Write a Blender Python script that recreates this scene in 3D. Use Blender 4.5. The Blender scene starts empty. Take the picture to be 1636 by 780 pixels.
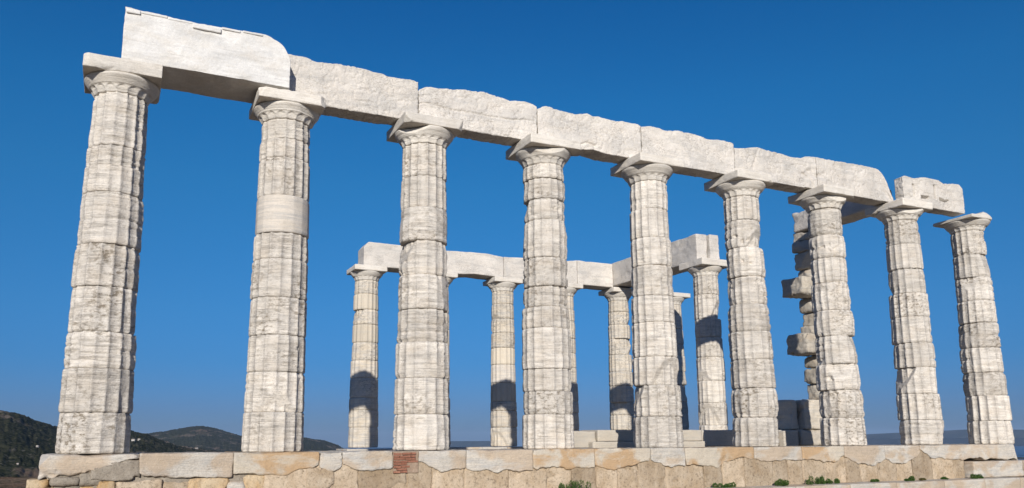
import bpy, math, random
import numpy as np
from mathutils import Vector

# ------------------------------------------------------------------ camera, sky, sun, exposure
scn = bpy.context.scene
COL = scn.collection
cam_d = bpy.data.cameras.new('camera'); cam = bpy.data.objects.new('camera', cam_d); COL.objects.link(cam)
CAM = Vector((0.1954, -13.238, 0.1466))
YAW, PITCH, ROLL = 0.43770, 0.18144, -0.00584
F_PX, PPX, PPY = 1283.17, 783.93, 469.30
f_ = Vector((math.sin(YAW)*math.cos(PITCH), math.cos(YAW)*math.cos(PITCH), math.sin(PITCH)))
r_ = Vector((math.cos(YAW), -math.sin(YAW), 0)); u_ = r_.cross(f_)
r2 = r_*math.cos(ROLL) + u_*math.sin(ROLL); u2 = -r_*math.sin(ROLL) + u_*math.cos(ROLL)
from mathutils import Matrix
cam.matrix_world = Matrix(((r2.x, u2.x, -f_.x, CAM.x), (r2.y, u2.y, -f_.y, CAM.y), (r2.z, u2.z, -f_.z, CAM.z), (0, 0, 0, 1)))
cam_d.sensor_width = 36; cam_d.lens = 36*F_PX/1636
cam_d.shift_x = (818-PPX)/1636; cam_d.shift_y = (PPY-390)/1636
cam_d.clip_start = 0.1; cam_d.clip_end = 60000
scn.camera = cam

SUN_AZ, SUN_EL = math.radians(205), math.radians(18.8)
w = bpy.data.worlds.new('World'); scn.world = w; w.use_nodes = True
nt = w.node_tree; nt.nodes.clear()
wo = nt.nodes.new('ShaderNodeOutputWorld'); bg = nt.nodes.new('ShaderNodeBackground')
sky = nt.nodes.new('ShaderNodeTexSky'); sky.sky_type = 'NISHITA'; sky.sun_disc = False
sky.sun_elevation = SUN_EL; sky.sun_rotation = SUN_AZ; sky.altitude = 60
sky.air_density = 1.0; sky.dust_density = 0.4; sky.ozone_density = 3.0
tc = nt.nodes.new('ShaderNodeTexCoord'); sp = nt.nodes.new('ShaderNodeSeparateXYZ'); cb = nt.nodes.new('ShaderNodeCombineXYZ')
mx = nt.nodes.new('ShaderNodeMath'); mx.operation = 'MAXIMUM'; mx.inputs[1].default_value = 0.004
hs = nt.nodes.new('ShaderNodeHueSaturation'); hs.inputs['Saturation'].default_value = 1.0; hs.inputs['Hue'].default_value = 0.5
L = nt.links.new
L(tc.outputs['Generated'], sp.inputs[0]); L(sp.outputs[0], cb.inputs[0]); L(sp.outputs[1], cb.inputs[1])
L(sp.outputs[2], mx.inputs[0]); L(mx.outputs[0], cb.inputs[2]); L(cb.outputs[0], sky.inputs[0])
L(sky.outputs[0], hs.inputs['Color'])
# the deep clear blue of the sky opposite the sun: tint by height, fading out towards the sun's side
rp_ = nt.nodes.new('ShaderNodeValToRGB'); e_ = rp_.color_ramp.elements
for k_ in range(5): e_.new(.5)
for k_, (p_, c_) in enumerate([(0.0, (.19, .315, .72)), (.04, (.175, .325, .73)), (.094, (.14, .385, .757)), (.155, (.15, .465, .80)), (.304, (.135, .60, .91)), (.395, (.105, .63, .99)), (.55, (.06, .54, .98))]):
    e_[k_].position = p_; e_[k_].color = (*c_, 1)
L(sp.outputs[2], rp_.inputs[0])
dp_ = nt.nodes.new('ShaderNodeVectorMath'); dp_.operation = 'DOT_PRODUCT'; dp_.inputs[1].default_value = (-math.sin(SUN_AZ), -math.cos(SUN_AZ), 0); L(tc.outputs['Generated'], dp_.inputs[0])
mr_ = nt.nodes.new('ShaderNodeMapRange'); mr_.inputs['From Min'].default_value = -.5; mr_.inputs['From Max'].default_value = .2; L(dp_.outputs['Value'], mr_.inputs['Value'])
m1_ = nt.nodes.new('ShaderNodeMix'); m1_.data_type = 'RGBA'; m1_.inputs[6].default_value = (.26, .46, .82, 1); L(mr_.outputs[0], m1_.inputs[0]); L(rp_.outputs[0], m1_.inputs[7])
m2_ = nt.nodes.new('ShaderNodeMix'); m2_.data_type = 'RGBA'; m2_.blend_type = 'MULTIPLY'; m2_.inputs[0].default_value = 1; L(hs.outputs[0], m2_.inputs[6]); L(m1_.outputs[2], m2_.inputs[7])
L(m2_.outputs[2], bg.inputs[0]); L(bg.outputs[0], wo.inputs[0])
bg.inputs[1].default_value = 0.10
sl = bpy.data.lights.new('sun', 'SUN'); so = bpy.data.objects.new('sun', sl); COL.objects.link(so)
sl.energy = 5.0; sl.angle = math.radians(0.5); sl.color = (1.0, 0.94, 0.855)
trav = Vector((-math.sin(SUN_AZ)*math.cos(SUN_EL), -math.cos(SUN_AZ)*math.cos(SUN_EL), -math.sin(SUN_EL)))
so.rotation_euler = trav.to_track_quat('-Z', 'Y').to_euler(); so.location = (-10, -30, 20)
scn.view_settings.view_transform = 'Standard'; scn.view_settings.look = 'None'
scn.view_settings.exposure = 0.0; scn.view_settings.gamma = 1; scn.view_settings.use_curve_mapping = False

# ------------------------------------------------------------------ numpy noise
def _hash(ix, iy, iz, seed):
    h = (ix.astype(np.int64)*374761393 + iy.astype(np.int64)*668265263 + iz.astype(np.int64)*2147483647 + seed*1274126177) & 0xffffffff
    h = ((h ^ (h >> 13))*1274126177) & 0xffffffff
    h = ((h ^ (h >> 15))*2246822519) & 0xffffffff
    return ((h ^ (h >> 16)) & 0xffff)/65535.0
def vnoise(x, y, z, seed=0):
    x, y, z = np.broadcast_arrays(np.asarray(x, float), np.asarray(y, float), np.asarray(z, float))
    x0, y0, z0 = np.floor(x), np.floor(y), np.floor(z)
    fx, fy, fz = x-x0, y-y0, z-z0
    fx = fx*fx*(3-2*fx); fy = fy*fy*(3-2*fy); fz = fz*fz*(3-2*fz)
    def c(a, b, d): return _hash(x0+a, y0+b, z0+d, seed)
    a = c(0,0,0)*(1-fx)+c(1,0,0)*fx; b = c(0,1,0)*(1-fx)+c(1,1,0)*fx
    e = c(0,0,1)*(1-fx)+c(1,0,1)*fx; g = c(0,1,1)*(1-fx)+c(1,1,1)*fx
    return ((a*(1-fy)+b*fy)*(1-fz)+(e*(1-fy)+g*fy)*fz)*2-1
def fbm(x, y, z, seed=0, octv=4, gain=.5):
    s = 0; a = 1; t = 0
    for o in range(octv):
        s = s+a*vnoise(np.asarray(x)*2**o+o*7.3, np.asarray(y)*2**o+o*3.1, np.asarray(z)*2**o, seed+o*17); t += a; a *= gain
    return s/t
def sstep(a, b, x):
    t = np.clip((x-a)/(b-a), 0, 1); return t*t*(3-2*t)

# ------------------------------------------------------------------ mesh helpers
def mesh_obj(name, V, Fs, mat, parent=None, smooth=True):
    """V (n,3); Fs list of (m,k) int arrays"""
    me = bpy.data.meshes.new(name)
    V = np.asarray(V, dtype=np.float32); me.vertices.add(len(V)); me.vertices.foreach_set('co', V.ravel())
    Fs = [np.asarray(f, dtype=np.int32) for f in Fs if len(f)]
    li = np.concatenate([f.ravel() for f in Fs]); tot = np.concatenate([np.full(len(f), f.shape[1], np.int32) for f in Fs])
    me.loops.add(len(li)); me.loops.foreach_set('vertex_index', li)
    me.polygons.add(len(tot)); me.polygons.foreach_set('loop_start', np.concatenate([[0], np.cumsum(tot)[:-1]]).astype(np.int32))
    me.update(calc_edges=True); me.validate()
    me.polygons.foreach_set('use_smooth', np.full(len(me.polygons), smooth))
    me.materials.append(mat)
    o = bpy.data.objects.new(name, me); COL.objects.link(o)
    if parent: o.parent = parent
    return o
def tag(o, label=None, cat=None, group=None, kind=None):
    if label: o['label'] = label; o['kind'] = kind or 'thing'
    if cat: o['category'] = cat
    if group: o['group'] = group
    if kind: o['kind'] = kind
    return o
def thing(name, label, cat, loc=(0, 0, 0), group=None):
    o = bpy.data.objects.new(name, None); COL.objects.link(o); o.location = loc; o.empty_display_size = .2
    return tag(o, label, cat, group)

def grid_faces(nu, nv, wrap=False, base=0):
    u = np.arange(nu if wrap else nu-1); v = np.arange(nv-1)
    uu, vv = np.meshgrid(u, v); uu = uu.ravel(); vv = vv.ravel(); un = (uu+1) % nu
    return np.stack([vv*nu+uu, vv*nu+un, (vv+1)*nu+un, (vv+1)*nu+uu], 1)+base

def box_shell(hx, hy, hz, res):
    """surface grid of a box, welded. returns V, quads"""
    n = [max(2, int(round(2*h/res))) for h in (hx, hy, hz)]
    h = (hx, hy, hz); Vs = []; Q = []; b = 0
    for ax in range(3):
        a1, a2 = (ax+1) % 3, (ax+2) % 3
        for s in (-1, 1):
            t1 = np.linspace(-h[a1], h[a1], n[a1]+1); t2 = np.linspace(-h[a2], h[a2], n[a2]+1)
            g1, g2 = np.meshgrid(t1, t2); P = np.zeros((g1.size, 3)); P[:, a1] = g1.ravel(); P[:, a2] = g2.ravel(); P[:, ax] = s*h[ax]
            q = grid_faces(n[a1]+1, n[a2]+1, base=b)
            if s < 0: q = q[:, ::-1]
            Vs.append(P); Q.append(q); b += len(P)
    V = np.concatenate(Vs); Q = np.concatenate(Q)
    key = np.round(V*1e5).astype(np.int64)
    _, idx, inv = np.unique(key, axis=0, return_index=True, return_inverse=True)
    return V[idx], inv.ravel()[Q]

def poly_dist(px, pz, pts):
    d = np.full(px.shape, 1e9)
    for (x0, z0), (x1, z1) in zip(pts[:-1], pts[1:]):
        dx, dz = x1-x0, z1-z0; L2 = dx*dx+dz*dz+1e-12
        t = np.clip(((px-x0)*dx+(pz-z0)*dz)/L2, 0, 1)
        d = np.minimum(d, np.hypot(px-x0-t*dx, pz-z0-t*dz))
    return d

def rock(name, x0, x1, y0, y1, z0, z1, mat, parent=None, res=.02, rho=.02, amp=.006, seed=1, cuts=(), top=None, bot=None,
         cracks=(), pits=(), rough=1.0, chip=1.0, origin=None, layers=0.0):
    """a weathered squared stone, in world coordinates unless origin given"""
    c = np.array([(x0+x1)/2, (y0+y1)/2, (z0+z1)/2]); h = np.array([(x1-x0)/2, (y1-y0)/2, (z1-z0)/2])
    V, Q = box_shell(*h, res)
    W = V+c
    r = rho*(1+1.6*chip*np.clip(fbm(W[:, 0]*2.6, W[:, 1]*2.6, W[:, 2]*2.6, seed+5, 3), -.55, 1.2))
    r = r+rho*2.4*chip*sstep(.28, .62, fbm(W[:, 0]*5, W[:, 1]*5, W[:, 2]*5, seed+9, 3))
    r = np.minimum(r, h.min()*.9)[:, None]
    q = np.clip(V, -(h-r), (h-r)); d = V-q; ln = np.linalg.norm(d, axis=1, keepdims=True)
    N = d/np.maximum(ln, 1e-9)
    P = q+N*r+c
    n1 = fbm(P[:, 0]*2.2, P[:, 1]*2.2, P[:, 2]*2.2, seed, 3)*1.2+(fbm(P[:, 0]*9, P[:, 1]*9, P[:, 2]*9, seed+31, 3)*.7-.9*np.exp(-(fbm(P[:, 0]*5, P[:, 1]*5, P[:, 2]*5, seed+33, 3)/.05)**2)*(rough > 1.2))*rough+fbm(P[:, 0]*34, P[:, 1]*34, P[:, 2]*34, seed+61, 2)*.28*rough
    if layers: n1 = n1+layers*fbm(P[:, 0]*1.3, P[:, 1]*1.3, P[:, 2]*26, seed+80, 2)
    dig = sstep(.25, .6, fbm(P[:, 0]*1.8, P[:, 1]*1.8, P[:, 2]*3.2, seed+77, 3))
    disp = amp*n1-amp*2.2*dig*rough
    for pts, wd, dp in cracks:
        wob = .35*wd*fbm(P[:, 0]*20, P[:, 1]*20, P[:, 2]*20, seed+3, 2)*2
        disp = disp-dp*np.exp(-(np.maximum(0, poly_dist(P[:, 0], P[:, 2], pts)+wob)/wd)**2)*(N[:, 1] < -.5)
    for (a0, a1, b0, b1, dp) in pits:      # pits in the front face (x, z)
        m = sstep(a0-.01, a0+.01, P[:, 0])*(1-sstep(a1-.01, a1+.01, P[:, 0]))*sstep(b0-.01, b0+.01, P[:, 2])*(1-sstep(b1-.01, b1+.01, P[:, 2]))*(N[:, 1] < -.5)
        disp = disp-dp*m
    P = P+N*disp[:, None]
    for (nx, ny, nz, dd) in cuts:          # plane cuts relative to centre, dd distance
        nn = np.array([nx, ny, nz], float); nn /= np.linalg.norm(nn)
        k = (P-c)@nn-dd-.02*fbm(P[:, 0]*6, P[:, 1]*6, P[:, 2]*6, seed+40, 3); P = P-np.clip(k, 0, None)[:, None]*nn
    if top is not None or bot is not None:
        zt = top(P[:, 0]) if top is not None else np.full(len(P), z1)
        zb = bot(P[:, 0]) if bot is not None else np.full(len(P), z0)
        P[:, 2] = zb+(P[:, 2]-z0)/(z1-z0)*(zt-zb)
    if origin is None:
        origin = (c[0], c[1], z0); 
        o = mesh_obj(name, P-np.array(origin), [Q], mat, parent); o.location = origin
    else:
        o = mesh_obj(name, P-np.array(origin), [Q], mat, parent)
    return o
def interp(pts, rag=0.0, sd=0):
    xs = np.array([p[0] for p in pts]); zs = [p[1] for p in pts]
    def f(x):
        x = np.asarray(x, float); v = 0
        for k in (-.05, -.025, 0, .025, .05): v = v+np.interp(x+(k if rag else k*.5), xs, zs)/5
        if rag: v = v+rag*(fbm(x*5, 0*x, 0*x, sd, 4)+.6*sstep(.1, .4, fbm(x*3, 0*x+4, 0*x, sd+3, 2)))
        return v
    return f

# ------------------------------------------------------------------ materials
def NT(m):
    m.use_nodes = True; t = m.node_tree; t.nodes.clear()
    o = t.nodes.new('ShaderNodeOutputMaterial'); b = t.nodes.new('ShaderNodeBsdfPrincipled'); t.links.new(b.outputs[0], o.inputs[0])
    return t, b
class G:
    def __init__(s, t): s.t = t
    def n(s, ty, **k):
        n = s.t.nodes.new(ty)
        for a, v in k.items(): setattr(n, a, v)
        return n
    def l(s, a, b): s.t.links.new(a, b)
    def coords(s, rnd=True, sc=(1, 1, 1)):
        tc = s.n('ShaderNodeTexCoord'); m = s.n('ShaderNodeMapping'); m.inputs['Scale'].default_value = sc
        s.l(tc.outputs['Object'], m.inputs[0])
        if rnd:
            oi = s.n('ShaderNodeObjectInfo'); mu = s.n('ShaderNodeVectorMath', operation='SCALE')
            mu.inputs[0].default_value = (37.1, 91.7, 53.3); s.l(oi.outputs['Random'], mu.inputs['Scale']); s.l(mu.outputs[0], m.inputs['Location'])
        return m.outputs[0]
    def noise(s, vec, scale, detail=4, rough=.5, dist=0):
        n = s.n('ShaderNodeTexNoise'); n.inputs['Scale'].default_value = scale; n.inputs['Detail'].default_value = detail
        n.inputs['Roughness'].default_value = rough; n.inputs['Distortion'].default_value = dist; s.l(vec, n.inputs['Vector']); return n.outputs['Fac']
    def ramp(s, fac, stops):
        r = s.n('ShaderNodeValToRGB'); e = r.color_ramp.elements
        while len(e) < len(stops): e.new(.5)
        for i, (p, c) in enumerate(stops):
            e[i].position = p; e[i].color = (*c, 1) if isinstance(c, tuple) else (c, c, c, 1)
        s.l(fac, r.inputs[0]); return r.outputs[0]
    def mix(s, fac, a, b, mode='MIX'):
        m = s.n('ShaderNodeMix', data_type='RGBA', blend_type=mode)
        for v, i in ((fac, 0), (a, 6), (b, 7)):
            if isinstance(v, (int, float)): m.inputs[i].default_value = v
            elif isinstance(v, tuple): m.inputs[i].default_value = (*v, 1)
            else: s.l(v, m.inputs[i])
        return m.outputs[2]
    def math(s, op, a, b=0.0):
        m = s.n('ShaderNodeMath', operation=op)
        for i, v in enumerate((a, b)):
            if isinstance(v, (int, float)): m.inputs[i].default_value = v
            else: s.l(v, m.inputs[i])
        return m.outputs[0]
    def bump(s, b, h, strength=.4, dist=.01):
        n = s.n('ShaderNodeBump'); n.inputs['Strength'].default_value = strength; n.inputs['Distance'].default_value = dist
        s.l(h, n.inputs['Height']); s.l(n.outputs[0], b.inputs['Normal'])

def marble(name, base=(.62, .60, .565), grey=(.42, .415, .40), warm=(.58, .50, .39), dark=(.20, .185, .16),
           strat=9.0, vein=.5, warm_a=.35, spots=.35, bright=1.0, stain=None, stain_a=0.0, bumps=.5, vary=.10, crack=.15, pit=.35, lines=.0):
    m = bpy.data.materials.new(name); t, b = NT(m); g = G(t)
    c1 = g.coords(); cs = g.coords(sc=(1, 1, strat))
    # broad tone
    tone = g.ramp(g.noise(c1, 1.6, 4, .6), [(.35, 0.0), (.7, 1.0)])
    col = g.mix(tone, base, tuple(x*.86 for x in base))
    # bedding veins, along the marble's layers
    v = g.ramp(g.noise(cs, 1.5, 6, .62, .6), [(.45, 0.0), (.62, 1.0)])
    col = g.mix(g.math('MULTIPLY', v, vein), col, grey)
    v2 = g.ramp(g.noise(g.coords(sc=(.6, .6, strat*3)), 2.2, 4, .6, .3), [(.54, 0.0), (.63, 1.0)])
    col = g.mix(g.math('MULTIPLY', v2, vein*.7), col, tuple(x*.8 for x in grey))
    # warm patina
    wv = g.ramp(g.noise(g.coords(sc=(1, 1, 2)), 2.4, 5, .6, .4), [(.46, 0.0), (.68, 1.0)])
    col = g.mix(g.math('MULTIPLY', wv, warm_a), col, warm)
    # grey brown lichen spots
    if spots:
        area = g.ramp(g.noise(c1, 1.3, 2), [(.40, 0.0), (.58, 1.0)])
        oj = g.n('ShaderNodeObjectInfo'); fr = g.math('FRACT', g.math('MULTIPLY', oj.outputs['Random'], 7.31))
        area = g.math('MULTIPLY', area, g.ramp(fr, [(.25, .12), (.75, 1.0)]))
        sp_ = g.ramp(g.noise(g.coords(sc=(1, 1, 1.8)), 11, 5, .65), [(.50, 0.0), (.62, 1.0)])
        col = g.mix(g.math('MULTIPLY', g.math('MULTIPLY', area, sp_), spots), col, dark)
    if stain:
        s1 = g.ramp(g.noise(g.coords(sc=(1, 1, 1.4)), 1.5, 5, .55, .5), [(.46, 0.0), (.56, 1.0)])
        col = g.mix(g.math('MULTIPLY', s1, stain_a), col, stain)
    # fine dark pitting and dirt caught in the rough skin
    pm = g.ramp(g.noise(g.coords(sc=(1, 1, 2.2)), 26, 6, .75), [(.50, 0.0), (.60, 1.0)]); pa = g.ramp(g.noise(c1, 2.6, 3, .6), [(.38, 0.15), (.62, 1.0)])
    col = g.mix(g.math('MULTIPLY', g.math('MULTIPLY', pm, pa), pit), col, (.30, .265, .22))
    # thin weathered bedding lines
    ln = g.noise(g.coords(sc=(.35, .35, 7.0)), 2.0, 5, .6, .2); lb = g.ramp(ln, [(.485, 0.0), (.497, 1.0), (.503, 1.0), (.515, 0.0)])
    lm = g.ramp(g.noise(c1, 2.9, 3), [(.42, 0.0), (.52, 1.0)])
    ln2 = g.noise(g.coords(sc=(.25, .25, 5.0)), 3.1, 3, .5, .1); lb2 = g.ramp(ln2, [(.445, 0.0), (.452, 1.0), (.458, 1.0), (.466, 0.0)])
    lall = g.math('MULTIPLY', g.math('MAXIMUM', lb, lb2), lm)
    col = g.mix(g.math('MULTIPLY', lall, lines), col, (.20, .165, .125))
    # hairline cracks
    vo = g.n('ShaderNodeTexVoronoi', feature='DISTANCE_TO_EDGE'); vo.inputs['Scale'].default_value = 1.1
    dn = g.n('ShaderNodeMix', data_type='VECTOR'); nz = g.n('ShaderNodeTexNoise'); nz.inputs['Scale'].default_value = 3; nz.inputs['Detail'].default_value = 5
    g.l(c1, nz.inputs['Vector']); dn.inputs[0].default_value = .16; g.l(c1, dn.inputs[4]); g.l(nz.outputs['Color'], dn.inputs[5]); g.l(dn.outputs[1], vo.inputs['Vector'])
    cr = g.ramp(vo.outputs['Distance'], [(0.0, 1.0), (.006, 0.0)])
    cm = g.ramp(g.noise(c1, 2.1, 2), [(.5, 0.0), (.6, 1.0)])
    crk = g.math('MULTIPLY', cr, cm)
    col = g.mix(g.math('MULTIPLY', crk, .35*crack), col, (.22, .19, .15))
    # per piece brightness
    oi = g.n('ShaderNodeObjectInfo'); br = g.n('ShaderNodeMapRange'); br.inputs['To Min'].default_value = bright*(1-vary); br.inputs['To Max'].default_value = bright*(1+vary*.6)
    g.l(oi.outputs['Random'], br.inputs['Value'])
    fine = g.ramp(g.noise(c1, 60, 4, .7), [(.3, .86), (.7, 1.06)])
    k = g.mix(1.0, fine, br.outputs[0], 'MULTIPLY'); col = g.mix(1.0, col, k, 'MULTIPLY')
    g.l(col, b.inputs['Base Color']); b.inputs['Roughness'].default_value = .78
    b.inputs['Specular IOR Level'].default_value = .25
    h = g.math('ADD', g.math('MULTIPLY', g.noise(cs, 7, 5, .65), .7), g.noise(c1, 38, 5, .7))
    h = g.math('SUBTRACT', h, g.math('MULTIPLY', crk, 1.2*crack))
    h = g.math('SUBTRACT', h, g.math('MULTIPLY', lall, 1.4*lines))
    g.bump(b, h, bumps, .016)
    return m
M = {}
M['shaft'] = marble('weathered_marble', base=(.77, .715, .635), grey=(.45, .42, .375), vein=.5, warm_a=.38, warm=(.57, .48, .37), spots=.95, dark=(.24, .20, .15), bumps=1.0, pit=.5, vary=.15, lines=.16)
M['shaft_far'] = marble('weathered_cream_marble', base=(.72, .65, .545), vein=.65, warm_a=.45, spots=.8, pit=.6, bumps=.8, lines=.12, warm=(.60, .49, .34))
M['plain'] = marble('smooth_restored_marble', base=(.66, .60, .52), vein=.55, warm_a=.35, spots=.15, bumps=.4, strat=14, pit=.1)
M['cream'] = marble('cream_restored_marble', base=(.62, .55, .44), vein=.2, warm_a=.4, spots=.1, bumps=.3)
M['cap'] = marble('capital_marble', base=(.79, .74, .66), vein=.28, warm_a=.3, spots=.15, lines=.12, bumps=.6, strat=12, grey=(.46, .44, .40), pit=.2, crack=.2)
M['arch'] = marble('architrave_marble', base=(.75, .70, .63), vein=.4, warm_a=.30, warm=(.56, .50, .43), spots=.12, bumps=1.0, strat=1.6, vary=.06, pit=.7, crack=.12)
M['arch1'] = marble('white_architrave_marble', base=(.78, .765, .73), vein=.3, warm_a=.3, spots=.06, bumps=.45, strat=3, vary=.02, pit=.15, crack=0)
M['sty'] = marble('stylobate_marble', base=(.65, .60, .52), vein=.6, warm_a=.35, spots=.25, stain=(.46, .31, .17), stain_a=.5, strat=9, vary=.06, bumps=1.0, pit=.5)
M['sty_o'] = marble('ochre_stylobate_marble', base=(.62, .55, .44), vein=.3, warm_a=.5, spots=.2, stain=(.48, .31, .16), stain_a=.85, strat=5, vary=.04, bumps=1.0, pit=.4)
M['pier'] = marble('ochre_pier_stone', base=(.54, .495, .42), grey=(.37, .35, .32), vein=.4, warm_a=.5, warm=(.42, .32, .21), spots=.4, pit=.6, lines=.2)
M['block'] = marble('cella_marble', base=(.60, .54, .45), vein=.40, warm_a=.35, spots=.3, strat=4)

def stone_mat(name, base, alt, dark, sc=1.0, bumps=.9, dots=.6):
    m = bpy.data.materials.new(name); t, b = NT(m); g = G(t); c = g.coords()
    col = g.mix(g.ramp(g.noise(c, 2.2*sc, 5, .6, .5), [(.38, 0.0), (.66, 1.0)]), base, alt)
    col = g.mix(g.math('MULTIPLY', g.ramp(g.noise(c, 22*sc, 5, .7), [(.52, 0.0), (.66, 1.0)]), dots), col, dark)
    col = g.mix(g.math('MULTIPLY', g.ramp(g.noise(g.coords(sc=(1.5, 1.5, .6)), 3*sc, 4, .6), [(.5, 0.0), (.7, 1.0)]), .45), col, tuple(min(1, x*1.25) for x in base))
    oi = g.n('ShaderNodeObjectInfo'); br = g.n('ShaderNodeMapRange'); br.inputs['To Min'].default_value = .76; br.inputs['To Max'].default_value = 1.16
    g.l(oi.outputs['Random'], br.inputs['Value']); fine = g.ramp(g.noise(c, 70, 4, .75), [(.3, .78), (.7, 1.1)])
    col = g.mix(1.0, col, g.mix(1.0, fine, br.outputs[0], 'MULTIPLY'), 'MULTIPLY')
    g.l(col, b.inputs['Base Color']); b.inputs['Roughness'].default_value = .92; b.inputs['Specular IOR Level'].default_value = .1
    g.bump(b, g.math('ADD', g.noise(c, 14, 6, .7), g.math('MULTIPLY', g.noise(c, 55, 4, .7), .5)), bumps, .02)
    return m
M['poros'] = stone_mat('tan_poros_stone', (.50, .41, .305), (.39, .295, .195), (.17, .13, .09), bumps=1.0, dots=.8)
M['rubble'] = stone_mat('ochre_rubble', (.50, .40, .27), (.46, .29, .13), (.20, .15, .10))
M['conglom'] = stone_mat('grey_conglomerate', (.34, .30, .245), (.28, .24, .19), (.13, .11, .09), 2.0, dots=.7)
M['mortar'] = stone_mat('tan_mortar', (.46, .36, .24), (.38, .29, .19), (.2, .15, .1), 2.0)
M['brick'] = stone_mat('red_brick', (.31, .15, .10), (.23, .10, .065), (.14, .06, .04), 2.0)
M['grout'] = stone_mat('brick_mortar', (.42, .32, .24), (.36, .26, .19), (.2, .15, .1), 3.0)

# ------------------------------------------------------------------ columns
def drum(name, parent, z0, z1, r0, r1, seed, mat, flute=1.0, wear=1.0, nseg=160, dz=.017, spalls=2, spall_at=(), bulge=0):
    rs = np.random.RandomState(seed)
    nz = max(6, int((z1-z0)/dz)); e = .0015
    z = np.linspace(z0+e, z1-e, nz); th = np.arange(nseg)*2*np.pi/nseg
    T, Z = np.meshgrid(th, z)
    R = r0+(r1-r0)*(Z-z0)/(z1-z0)
    x = np.cos(T)*R; y = np.sin(T)*R; S = seed*13.7 % 97
    X, Y = x+S, y+S*.37
    u = (T*16/(2*np.pi)) % 1.0
    depth = .043*R/.45*flute
    prof = 1-np.abs(2*u-1)**2.6
    wf = .58+.42*sstep(-.35*wear, .30, fbm(X*1.7, Y*1.7, Z*1.9, seed, 3)+.28/wear)
    fl = depth*prof*wf
    r = R-fl
    # broken arrises: cap the radius
    br = np.clip(.45+.75*fbm(X*4, Y*4, Z*5, seed+3, 3), 0, 1)*.020*wear*flute
    r = np.minimum(r, R-br)
    # bedding layers weathered out
    st = fbm(X*1.1, Y*1.1, Z*13, seed+7, 3); st2 = fbm(X*2.4, Y*2.4, Z*38, seed+8, 2)
    mask = sstep(-.1, .35, fbm(X*1.6, Y*1.6, Z*2, seed+9, 2))
    crk = fbm(X*.45, Y*.45, Z*6.5, seed+41, 3); crk2 = fbm(X*2.0, Y*2.0, Z*2.0, seed+43, 3)
    gate = sstep(-.15, .1, fbm(X*1.4, Y*1.4, Z*1.4, seed+45, 2))
    r = r-wear*(.010*np.clip(st, -.3, 1)+.007*st2*mask+.016*sstep(.22, .36, st)*mask)
    r = r-wear*gate*(.022*np.exp(-(crk/.040)**2)*(mask*.7+.3)+.008*np.exp(-(crk2/.018)**2)*flute)
    # pits and lumps
    f1 = fbm(X*7, Y*7, Z*8, seed+11, 4)
    r = r+.010*wear*f1-.028*wear*sstep(.30, .55, f1*-1)*sstep(0, .3, fbm(X*2, Y*2, Z*2, seed+15, 2))
    # rounded, chipped drum edges
    for zz in (z0, z1):
        dzz = np.abs(Z-zz)
        k = np.clip(.5+.9*fbm(X*3.2, Y*3.2, zz*3+0*Z, seed+19, 3), .1, 1.4)
        r = r-(.015*np.exp(-dzz/.010)+.024*wear*k*k*np.exp(-(dzz/(.014+.036*k))**2)+.022*max(0, wear-.8)*np.exp(-(dzz/.07)**2))
    # flat spalls
    sp = [(rs.uniform(0, 2*np.pi), rs.uniform(z0, z1), rs.uniform(.90, .97)) for _ in range(spalls)]+list(spall_at)
    r = r+.014*wear*fbm(X*1.5, Y*1.5, Z*2.2, seed+51, 2)
    px = np.cos(T)*r; py = np.sin(T)*r
    for a, zc, d in sp:
        til = rs.uniform(-.5, .5); nx, ny, nz_ = math.cos(a), math.sin(a), til
        k = px*nx+py*ny+(Z-zc)*nz_-d*R-.012*f1
        k = np.clip(k, 0, .07); r = r-k/np.maximum(.3, (np.cos(T)*nx+np.sin(T)*ny)); 
    r = np.maximum(r, R*.70)
    V = np.stack([np.cos(T)*r, np.sin(T)*r, Z], -1).reshape(-1, 3)
    Q = grid_faces(nseg, nz, True); n = len(V)
    V = np.concatenate([V, [[0, 0, z0+e], [0, 0, z1-e]]])
    i = np.arange(nseg); j = (i+1) % nseg
    tb = np.stack([np.full(nseg, n), j, i], 1); tt = np.stack([np.full(nseg, n+1), (nz-1)*nseg+i, (nz-1)*nseg+j], 1)
    o = mesh_obj(name, V, [Q, tb, tt], mat, parent)
    return o

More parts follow.
